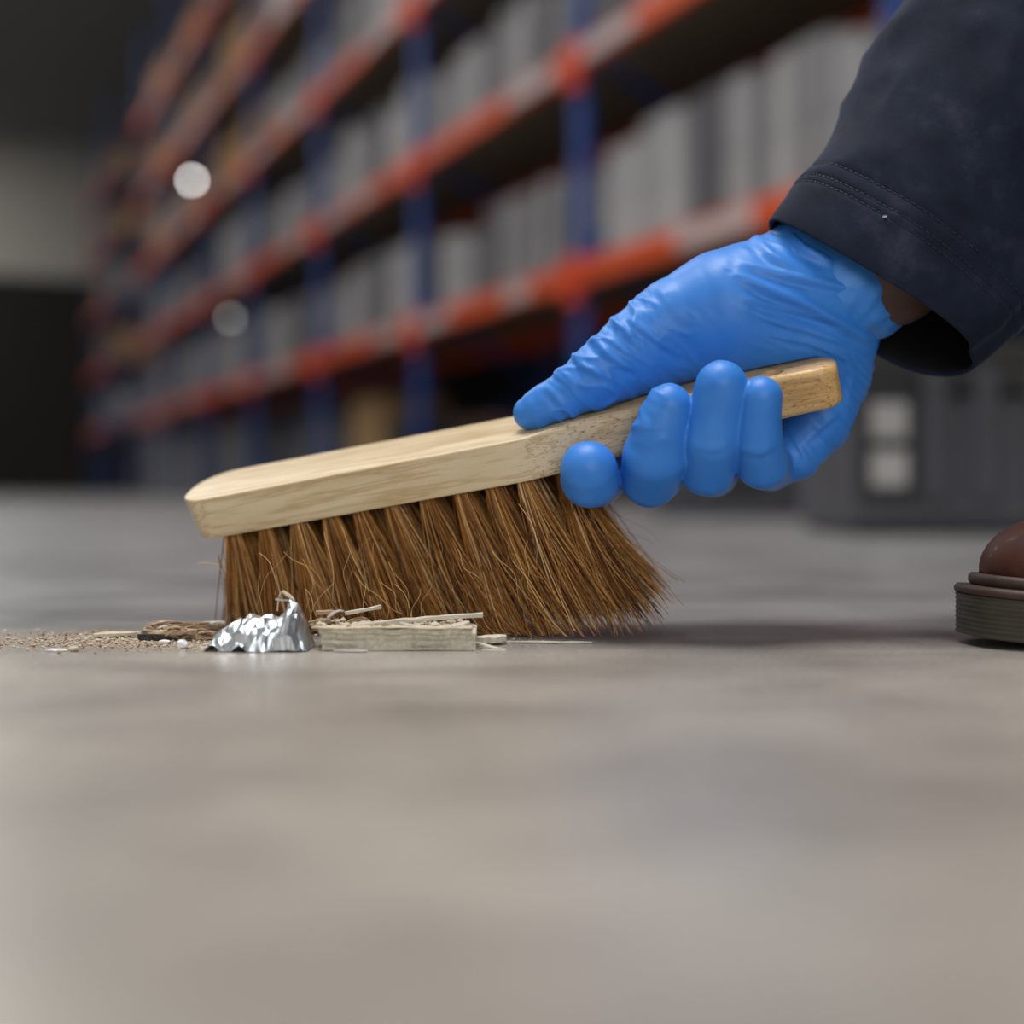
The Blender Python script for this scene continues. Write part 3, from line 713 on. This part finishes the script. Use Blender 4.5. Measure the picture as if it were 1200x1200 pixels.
def sole_part(z0, z1, o, groove=0):
    rings = []; nz = max(2, int((z1 - z0) / .00055)) if groove else 4
    for k in range(nz + 1):
        z = z0 + (z1 - z0) * k / nz
        if groove: oo = o - groove * (0.5 + .5 * math.cos(2 * math.pi * (z - z0) / .0019)) * (1 if .05 < k / nz < .95 else .3)
        else: oo = o - .0012 * (abs(2 * k / nz - 1)) ** 3
        rings.append([(x, y, z + spring(x)) for x, y in sole_outline(oo)])
    return loft(rings)
def upper_fn(P):
    x, y, z = P[..., 0], P[..., 1], P[..., 2]
    d = ell(P, (.055, 0, .027), (.046, .041, .0275))
    d = smin(d, cone(P, (.078, 0, .030), .027, (.15, 0, .055), .034), .02)
    d = smin(d, cone(P, (.15, .0, .055), .034, (.215, 0, .085), .040), .02)
    d = smin(d, cone(P, (.245, 0, .045), .034, (.235, 0, .11), .040), .02)
    d = smin(d, cone(P, (.235, 0, .10), .041, (.24, 0, .20), .048), .015)
    d = np.maximum(d, z - .185); d = np.maximum(d, .0235 - z)
    return d
bV, bQ = nets(upper_fn, (-.01, -.07, .015), (.31, .07, .195), .0032)
for k in range(len(bV)): bV[k][2] += spring(bV[k][0])
def boot(loc, rz, label):
    M = Matrix.Translation(loc) @ Matrix.Rotation(rz, 4, 'Z')
    u = pobj('boot', mesh_np('boot_upper', bV.copy(), bQ), M_leather); u.matrix_world = M; u.matrix_parent_inverse = Matrix.Translation(-POFF); u.location = M.translation; u.rotation_euler.z = rz
    u['label'] = label
    def sub(name, data, m, smooth=True):
        o = obj(name, data, m, u)
        if smooth: o.data.polygons.foreach_set('use_smooth', [True] * len(o.data.polygons)); o.data.set_sharp_from_angle(angle=R(60))
        return o
    sub('sole', sole_part(.0, .0165, 0, .00045), M_sole); sub('welt', sole_part(.0165, .0205, .0005), M_welt); sub('rand', sole_part(.0205, .0255, -.0050), M_welt)
    for k in range(6):
        x = .115 + k * .017; z = .076 + k * .0125 + (.012 if k > 3 else 0)
        bm = bmesh.new(); bmesh.ops.create_cone(bm, cap_ends=True, segments=8, radius1=.0018, radius2=.0018, depth=.026)
        bm.transform(Matrix.Translation((x - .004, 0, z + .010)) @ Matrix.Rotation(R(90), 4, 'X')); sub('lace', bm, mat('lace', (.03, .02, .015), .8))
    return u
tp = W(1128, 730, .592)
boot(Vector((tp.x, .590, 0)), R(4), 'scuffed brown leather boot at right edge')
boot(Vector((.62, .98, 0)), R(10), 'brown leather boot of the rear foot')
# ------------------------------------------------------------------ trousers, jacket body, head (beyond the frame)
M_trous = noisy('dark_workwear', (.012, .012, .014), (.02, .02, .024), (20, 20, 20), 3, .85)
def p_(x, y, z): return (x, y, z)
bx = tp.x
def trous_fn(P):
    d = chain(P, [((bx + .24, .61, .17), .062), ((bx + .20, .64, .46), .078), ((1.02, .80, .42), .10)])
    e = chain(P, [((.86, 1.02, .17), .062), ((.80, 1.02, .44), .078), ((1.06, .92, .42), .10)])
    return smin(smin(d, e, .02), ell(P, (1.08, .87, .44), (.17, .19, .14)), .05)
V, Q = nets(trous_fn, (.25, .48, .08), (1.32, 1.15, .62), .012); pobj('trousers', mesh_np('trousers', V, Q), M_trous)
SH = C0 + A * .56
def jack_fn(P):
    sh = tuple(SH); sh2 = (SH.x + .02, SH.y + .36, SH.z + .06)
    d = smin(chain(P, [((1.08, .87, .50), .16), ((.80, .86, .72), .15), ((.62, .88, .80), .12)]), chain(P, [(sh, .075), (sh2, .075)]), .06)
    d = smin(d, chain(P, [(tuple(C0 + A * .50), .060), (sh, .075)]), .03)
    d = smin(d, chain(P, [(sh2, .07), ((.66, 1.10, .60), .055), ((.62, 1.02, .50), .045)]), .03)
    return smin(d, chain(P, [((.60, .90, .84), .07), ((.54, .90, .87), .062)]), .03)
V, Q = nets(jack_fn, (.35, .6, .3), (1.3, 1.3, 1.0), .012); pobj('jacket', mesh_np('jacket', V, Q), M_cloth)
def head_fn(P):
    d = ell(P, (.475, .90, .945), (.095, .078, .115)); d = smin(d, ell(P, (.445, .90, .90), (.07, .06, .07)), .02)
    d = smin(d, chain(P, [((.56, .90, .86), .055), ((.50, .90, .90), .055)]), .02)
    d = smin(d, cone(P, (.385, .90, .945), .009, (.368, .90, .915), .013), .008)
    for s in (-1, 1): d = smin(d, ell(P, (.49, .90 + s * .080, .93), (.02, .008, .03)), .004); d = np.maximum(d, -ell(P, (.375, .90 + s * .032, .945), (.014, .015, .009)) - .002)
    return np.maximum(d, -ell(P, (.372, .90, .878), (.01, .024, .003)))
V, Q = nets(head_fn, (.34, .8, .8), (.64, 1.0, 1.08), .005); pobj('head', mesh_np('head', V, Q), M_skin)
def hair_fn(P):
    d = ell(P, (.487, .90, .965), (.098, .086, .108)); return np.maximum(np.maximum(d, -(ell(P, (.475, .90, .945), (.094, .077, .113)))), np.maximum((.93 - P[..., 2]) , (.415 - P[..., 0])))
V, Q = nets(hair_fn, (.36, .8, .85), (.62, 1.0, 1.1), .005); pobj('hair', mesh_np('hair', V, Q), mat('dark_hair', (.015, .01, .008), .6))
for s in (-1, 1):
    bm = bmesh.new(); bmesh.ops.create_uvsphere(bm, u_segments=12, v_segments=8, radius=.011); bm.transform(Matrix.Translation((.391, .90 + s * .032, .945))); pobj('eye', bm, mat('eye', (.6, .6, .6), .2))
# second hand resting on the far knee
lg = obj('glove', glove_me, None, person); lg['label'] = 'blue glove of the other hand resting on the knee'
lg.matrix_parent_inverse = Matrix.Translation(-POFF)
cg = W(930, 360, .636); lg.matrix_basis = Matrix.Translation((.62, 1.02, .50)) @ Matrix.Rotation(R(-40), 4, 'Z') @ Matrix.Rotation(R(-60), 4, 'Y') @ Matrix.Diagonal((1, -1, 1, 1)) @ Matrix.Translation(-cg)

# ------------------------------------------------------------------ debris
def foil():
    top = [(243, 760), (249, 749), (256, 741), (270, 731), (290, 721), (310, 717), (325, 718), (334, 714), (341, 707), (347, 706), (353, 714), (358, 728), (362, 744), (364, 761)]
    xs = np.array([p[0] for p in top]); ys = np.array([p[1] for p in top]); d0 = .575
    nu, nv = 33, 15; V = []; F = []
    rnd = random.Random(5)
    for i in range(nu):
        px_ = 243 + 121 * i / (nu - 1); hy = np.interp(px_, xs, ys); zt_ = CH + (HY - hy) / FPX * d0
        for j in range(nv):
            v = j / (nv - 1); a = math.pi * v; dep = .016 * (1 - .35 * abs(i / nu - .55))
            y = d0 - math.cos(a) * dep; z = max(0, math.sin(a)) ** .75 * zt_
            p = W(px_, 600, d0); p.y = y; p.z = z; q = p * 105
            c = noise.cell_vector(q * 1.3); n1 = noise.voronoi(q * .95)[0]; n2 = noise.voronoi(q * 2.0 + Vector((4, 2, 1)))[0]
            k = (n1[1] - n1[0]) * .0034 + (n2[1] - n2[0]) * .0010 - .0020; nn = noise.noise_vector(q * .6) * .0014
            p = p + Vector((0, -math.cos(a), math.sin(a))) * k + nn
            if 0 < j < nv - 1 and 0 < i < nu - 1: p += Vector((rnd.uniform(-1, 1), rnd.uniform(-1, 1), rnd.uniform(-1, 1))) * .0005
            lift = .0025 * max(0, math.sin(px_ * .18)) * (px_ < 300)
            p.z = max(p.z, .0004 + (lift if j < 3 else 0)); V.append(p)
    for i in range(nu - 1):
        for j in range(nv - 1):
            a, b, c_, d_ = i * nv + j, i * nv + j + 1, (i + 1) * nv + j + 1, (i + 1) * nv + j
            F += [(a, d_, c_), (a, c_, b)] if (i + j) % 2 else [(a, d_, b), (d_, c_, b)]
    return V, F
M_foil = mat('crumpled_foil', (.70, .75, .80), .30, .9)
fm = M_foil; b = fm.node_tree.nodes['Principled BSDF']; mp = coords(fm, (1, 1, 1)); n = nd(fm, 'ShaderNodeTexVoronoi', Scale=220.0, feature='DISTANCE_TO_EDGE'); lk(fm, mp, 0, n, 'Vector')
bp = nd(fm, 'ShaderNodeBump', Strength=.10, Distance=.0004); lk(fm, n, 0, bp, 'Height'); lk(fm, bp, 0, b, 'Normal')
ft = thing('foil_scrap', 'crumpled silver foil scrap at the toe of the bristles', 'foil', FL(300, 758))
def child_w(name, data, m, root, smooth=False):
    o = obj(name, data, m, root, smooth); o.matrix_parent_inverse = Matrix.Translation(-root.location); return o
fo = child_w('foil_sheet', foil(), M_foil, ft)
so = fo.modifiers.new('s', 'SOLIDIFY'); so.thickness = .00012
# twisted torn corner standing up from the foil
def ribbon(pts, width, thick, m, name, root=None, jitter=.0004, seed=1, taper=True):
    """torn strip: pts are world points; cross-section a thin irregular plate"""
    rnd = random.Random(seed); rings = []; n = len(pts)
    for i, p in enumerate(pts):
        a = pts[max(0, i - 1)]; b = pts[min(n - 1, i + 1)]; d = (b - a).normalized(); s = d.cross(Vector((0, 0, 1)))
        s = s.normalized() if s.length > 1e-4 else Vector((0, 1, 0)); up = s.cross(d).normalized()
        w_ = width * ((1 - .75 * abs(2 * i / (n - 1) - 1) ** 2.5) if taper else 1) * rnd.uniform(.85, 1.1); t_ = thick * rnd.uniform(.8, 1.2)
        rings.append([p + s * (x * w_ / 2) + up * (z * t_ / 2) + Vector((rnd.uniform(-1, 1), rnd.uniform(-1, 1), rnd.uniform(-1, 1))) * jitter * .3 for x, z in ((-1, -1), (0, -1.1), (1, -.8), (1, .7), (.2, 1.1), (-1, .9))])
    v, f = loft(rings); 
    if root: return child_w(name, (v, f), m, root)
    return obj(name, (v, f), m)
M_board = noisy('board_core', (.52, .47, .37), (.70, .64, .52), (260, 260, 260), 2, .85, .6, .0008)
M_cream = noisy('cream_paper', (.55, .46, .33), (.66, .57, .43), (150, 150, 150), 2, .8, .3, .0004)
M_splin = noisy('splinter_wood', (.50, .45, .36), (.66, .61, .51), (60, 300, 300), 2, .8, .3, .0004)
M_bark = noisy('fibrous_scrap', (.20, .13, .075), (.38, .28, .18), (120, 300, 300), 3, .85, .5, .0006)
M_black = noisy('charred_scrap', (.012, .012, .014), (.05, .04, .035), (200, 200, 200), 3, .7, .5, .0006)
M_tan = noisy('tan_flake', (.34, .22, .13), (.45, .31, .2), (150, 150, 150), 3, .8, .4, .0004)
M_silver = noisy('silver_flake', (.5, .5, .5), (.7, .7, .7), (150, 150, 150), 3, .4, metal=.4)
ribbon([W(352, 716, .577), W(347, 707, .577), W(340, 703, .577), W(331, 703, .577), W(323, 702, .577)], .004, .0006, M_foil, 'foil_twist', ft, seed=3)
ribbon([W(347, 708, .579), W(343, 702, .579), W(338, 697, .579), W(332, 693, .579), W(328, 695, .579)], .007, .0006, M_cream, 'torn_corner', ft, seed=4)
ribbon([W(330, 694, .579), W(327, 699, .579), W(326, 708, .579), W(325, 716, .579)], .0012, .0005, M_cream, 'torn_thread', ft, seed=5)
# broken board
def board():
    d0 = .5665; x0, x1 = 371, 557; n = 64; rnd = random.Random(9); prof_ = []
    rings = []
    for i in range(n):
        u = i / (n - 1); px_ = x0 + (x1 - x0) * u; X = (px_ - 600) / FPX * d0; sl = .0035 * max(0, 1 - u / .03)
        h = .0088 - .0006 * u + .0004 * math.sin(u * 23); ring = []
        m = 9; notch = .0016 * math.exp(-((u - .62) / .012) ** 2)
        for k in range(m + 1):
            z = h * k / m; inn = .0009 * math.sin(k * .9 + 1.2 * math.sin(u * 11)) + .0006 * noise.noise((u * 40, k * .8, 1)) + (.0020 if k in (5, 6) else 0) - (.0005 if k in (2, 3) else 0)
            xx = X + (1 - k / m) * sl * 1.0 + (.0006 * noise.noise((u * 30, k, 3)) if 0 < i < n - 1 else .0004 * rnd.random())
            ring.append(Vector((xx, d0 + .0008 + inn - notch, z + .0002)))
        ring += [Vector((X, d0 + .010, h + .0003 * rnd.random())), Vector((X, d0 + .020, h - .0004)), Vector((X, d0 + .029 + .001 * rnd.random(), h - .0005)), Vector((X, d0 + .030, .0002))]
        rings.append(ring)
    return loft(rings)
br = thing('board_offcut', 'long broken strip of layered beige board beside the foil', 'offcut', FL(462, 763))
child_w('board_core', board(), M_board, br)
ribbon([W(373, 737, .5665) + Vector((0, 0, .0004))] + [W(x, 737.4 + .6 * math.sin(x), .5665) + Vector((0, .004, .0005)) for x in range(385, 557, 12)], .010, .0006, M_cream, 'paper_facing', br, seed=8, taper=False)
def scrap(name, pts, w, t, m, label, cat='scrap', seed=1, group=None, jit=.0004):
    c = sum(pts, Vector()) / len(pts); r = ribbon([p - c for p in pts], w, t, m, name, None, jit, seed); r.location = c
    return tag(r, label, cat, group)
def seg(a, b, n=7, bow=0): return [a.lerp(b, i / (n - 1)) + Vector((0, 0, bow * math.sin(math.pi * i / (n - 1)))) for i in range(n)]
scrap('splinter', seg(W(392, 737, .577), W(566, 720.5, .585), 14, .0006), .0050, .0019, M_splin, 'longest pale splinter lying along the top of board', 'splinter', 11)
scrap('splinter', seg(W(468, 731, .572), W(507, 740, .569), 7), .003, .0017, M_splin, 'short pale splinter crossing the board edge', 'splinter', 12)
scrap('splinter', seg(W(521, 740, .572), W(550, 731, .578), 6), .005, .0030, M_splin, 'stubby pale splinter near right end of the board', 'splinter', 13)
scrap('splinter', seg(W(404, 719, .588), W(447, 711, .592), 7), .003, .0015, M_splin, 'small raised splinter pointing into the bristles', 'splinter', 14)
scrap('splinter', seg(W(556, 753, .578), W(594, 763, .571), 7), .003, .0009, M_splin, 'pale splinter on floor right of the board', 'splinter', 15)
scrap('splinter', seg(W(565, 761, .573), W(612, 764.5, .5655), 7), .0025, .0006, M_splin, 'thinnest flat sliver on floor right of the board', 'splinter', 16)
scrap('flake', seg(W(557, 750, .590), W(593, 748, .592), 6), .010, .003, M_board, 'grey flake lying at the foot of bristles right of board', 'flake', 17)
scrap('flake', seg(W(590, 752, .596), W(694, 753, .594), 10), .004, .0007, M_splin, 'long thin strip under the bristle tips', 'flake', 18)
scrap('flake', seg(W(392, 761, .5655) + Vector((0, -.002, -.0002)), W(431, 763, .562) + Vector((0, 0, .0002)), 6), .004, .0006, M_silver, 'silvery flake on floor in front of the board', 'flake', 19)
scrap('flake', seg(W(370, 718, .59), W(392, 717, .59), 5), .006, .0016, M_tan, 'rusty tan flake behind the foil', 'flake', 20)
scrap('flake', seg(W(384, 724, .585), W(403, 716, .587), 6, .0012), .006, .0006, M_silver, 'curled silvery flake above the board left end', 'flake', 21)
scrap('flake', seg(W(362, 731, .583), W(388, 728, .583), 6, .0005), .010, .0022, M_bark, 'brown fibrous flake between foil and board', 'flake', 22)
scrap('flake', seg(W(408, 729, .592), W(432, 727, .592), 6, .0010), .007, .0012, M_tan, 'dull flake lying behind long splinter', 'flake', 23)
for k in range(16):
    x = random.uniform(368, 545); y = random.uniform(729, 737)
    scrap('chip', seg(W(x, y, .584), W(x + random.uniform(6, 20), y + random.uniform(-4, 4), .584 + random.uniform(-.006, .006)), 5), random.uniform(.001, .004), random.uniform(.0004, .0010), random.choice([M_splin, M_board, M_bark, M_cream]), 'tiny chip among the litter heaped on the board', 'chip', 30 + k, 'tiny chips heaped on the board')
# support litter under the heaped chips: a low crumble of board dust
def grains(name, n, fn, rmin, rmax, mats, label, cat):
    V = []; Fc = []; mi = []; oc = [(1, 0, 0), (-1, 0, 0), (0, 1, 0), (0, -1, 0), (0, 0, 1), (0, 0, -1)]; of = [(0, 2, 4), (2, 1, 4), (1, 3, 4), (3, 0, 4), (2, 0, 5), (1, 2, 5), (3, 1, 5), (0, 3, 5)]
    for i in range(n):
        p = fn(); r = random.uniform(rmin, rmax) * (1 + 2 * (random.random() ** 8)); b = len(V)
        if p is None: continue
        for q in oc: V.append((p[0] + q[0] * r * random.uniform(.6, 1.5), p[1] + q[1] * r * random.uniform(.6, 1.5), p[2] + r * .6 + q[2] * r * random.uniform(.5, .8)))
        Fc += [tuple(b + k for k in t) for t in of]; m = random.choices(range(len(mats)), [5, 3, 1, 1][:len(mats)])[0]; mi += [m] * 8
    o = obj(name, (V, Fc)); 
    for m in mats: o.data.materials.append(m)
    o.data.polygons.foreach_set('material_index', mi); return tag(o, label, cat, kind='stuff')
M_dust = mat('beige_dust', (.50, .38, .26), .9); M_dust2 = mat('pale_dust', (.62, .54, .44), .9); M_dust3 = mat('rust_crumb', (.22, .09, .035), .9)
def dustp():
    x = random.gauss(170, 110); y = random.gauss(751, 6.5)
    if x > 300 or y < 739 or y > 772 or (y > 764 and random.random() < .6): return None
    p = FL(x, y); return (p.x, p.y, 0)
def dustq():
    x = random.uniform(-40, 640); y = 748 + abs(random.gauss(0, 9)); p = FL(x, min(y, 790)); return (p.x, p.y, 0)
grains('sawdust', 5200, dustp, .00016, .00042, [M_dust, M_dust2, M_dust3], 'fine beige sawdust strewn on floor left of foil', 'dust')
grains('fine_grit', 900, dustq, .0001, .0003, [M_dust, M_dust2, M_dust3], 'sparse fine grit around the whole litter heap', 'grit')
# litter under the chips
def heap():
    x = random.uniform(366, 550); d = random.uniform(.570, .596); X = (x - 600) / FPX * d; return (X, d, .0085 if d < .595 else .003)
grains('crumbs', 500, heap, .0003, .0009, [M_board, M_cream, M_bark, M_dust3], 'board crumbs scattered on top of the broken strip', 'crumbs')
# fibrous wood heap at left
chips = [((162, 747), (206, 749), M_black, .007, .0028, 'blackened chip at the left end of fibrous heap'),
         ((166, 741), (200, 744), M_bark, .009, .0026, 'brown fibrous chip above the blackened one'),
         ((178, 736), (224, 734), M_bark, .010, .0030, 'topmost fibrous chip of the left heap'),
         ((190, 742), (232, 741), M_tan, .009, .0026, 'tan layered chip in the middle of left heap'),
         ((205, 746), (250, 744), M_bark, .009, .0028, 'fibrous chip running under the foil'),
         ((214, 738), (256, 735), M_bark, .008, .0024, 'fibrous chip leaning on the bristle toe'),
         ((226, 747), (262, 749), M_tan, .006, .0020, 'flat tan chip tucked under the foil edge')]
for k, (a, b_, m, w_, t_, lb) in enumerate(chips):
    dd_ = .605 + .004 * (k % 3); A_ = W(*a, dd_); B_ = W(*b_, dd_); 
    r = scrap('wood_chip', seg(A_, B_, 8, .0006), w_, t_, m, lb, 'chip', 60 + k, jit=.0016)
    # split layers: parts lifted from the chip
    c = r.location.copy()
    for q in range(4):
        off = Vector((random.uniform(-.004, .004), random.uniform(-.003, .001), random.uniform(.0002, .0022)))
        s_ = ribbon([p - c + off for p in seg(A_.lerp(B_, random.uniform(0, .4)), A_.lerp(B_, random.uniform(.6, 1.05)), 6, .0008)], random.uniform(.001, .004), random.uniform(.0004, .0009), random.choice([M_bark, M_tan, M_splin, m]), 'fibre_layer', None, .0012, 80 + 4 * k + q)
        s_.parent = r
scrap('splinter', seg(W(110, 744.5, .615), W(160, 742.5, .619), 8, .0003), .008, .0015, M_cream, 'cream sliver on floor left of the fibrous heap', 'splinter', 50)
def pebble(px_, py_, r, m, label, seed, sq=(1, 1, .8)):
    rnd = random.Random(seed); bm = bmesh.new(); bmesh.ops.create_icosphere(bm, subdivisions=2, radius=r)
    for v in bm.verts: v.co = Vector((v.co.x * sq[0], v.co.y * sq[1], v.co.z * sq[2])) * rnd.uniform(.85, 1.12) + Vector((0, 0, r * sq[2] * .85))
    o = obj('crumb', bm, m); o.location = FL(px_, py_); return tag(o, label, 'crumb')
M_chalk = noisy('white_chalk', (.74, .74, .75), (.85, .85, .86), (90, 90, 90), 3, .6)
pebble(213, 760, .0021, M_chalk, 'biggest white crumb just left of the foil', 1, (1.1, 1, .95))
pebble(193, 754, .0017, M_chalk, 'flat white crumb under the blackened chip', 2, (1.5, 1, .5))
pebble(66, 763.5, .0022, M_chalk, 'flat white shard far left in the sawdust', 3, (2.0, 1, .3))
pebble(86, 763.5, .0017, M_cream, 'cream crumb right of the flat white shard', 4, (1.3, 1, .7))
pebble(69, 766, .0010, M_tan, 'small rusty crumb below the flat white shard', 5)
pebble(236, 762, .0008, M_cream, 'small cream crumb touching the foil tip', 6)
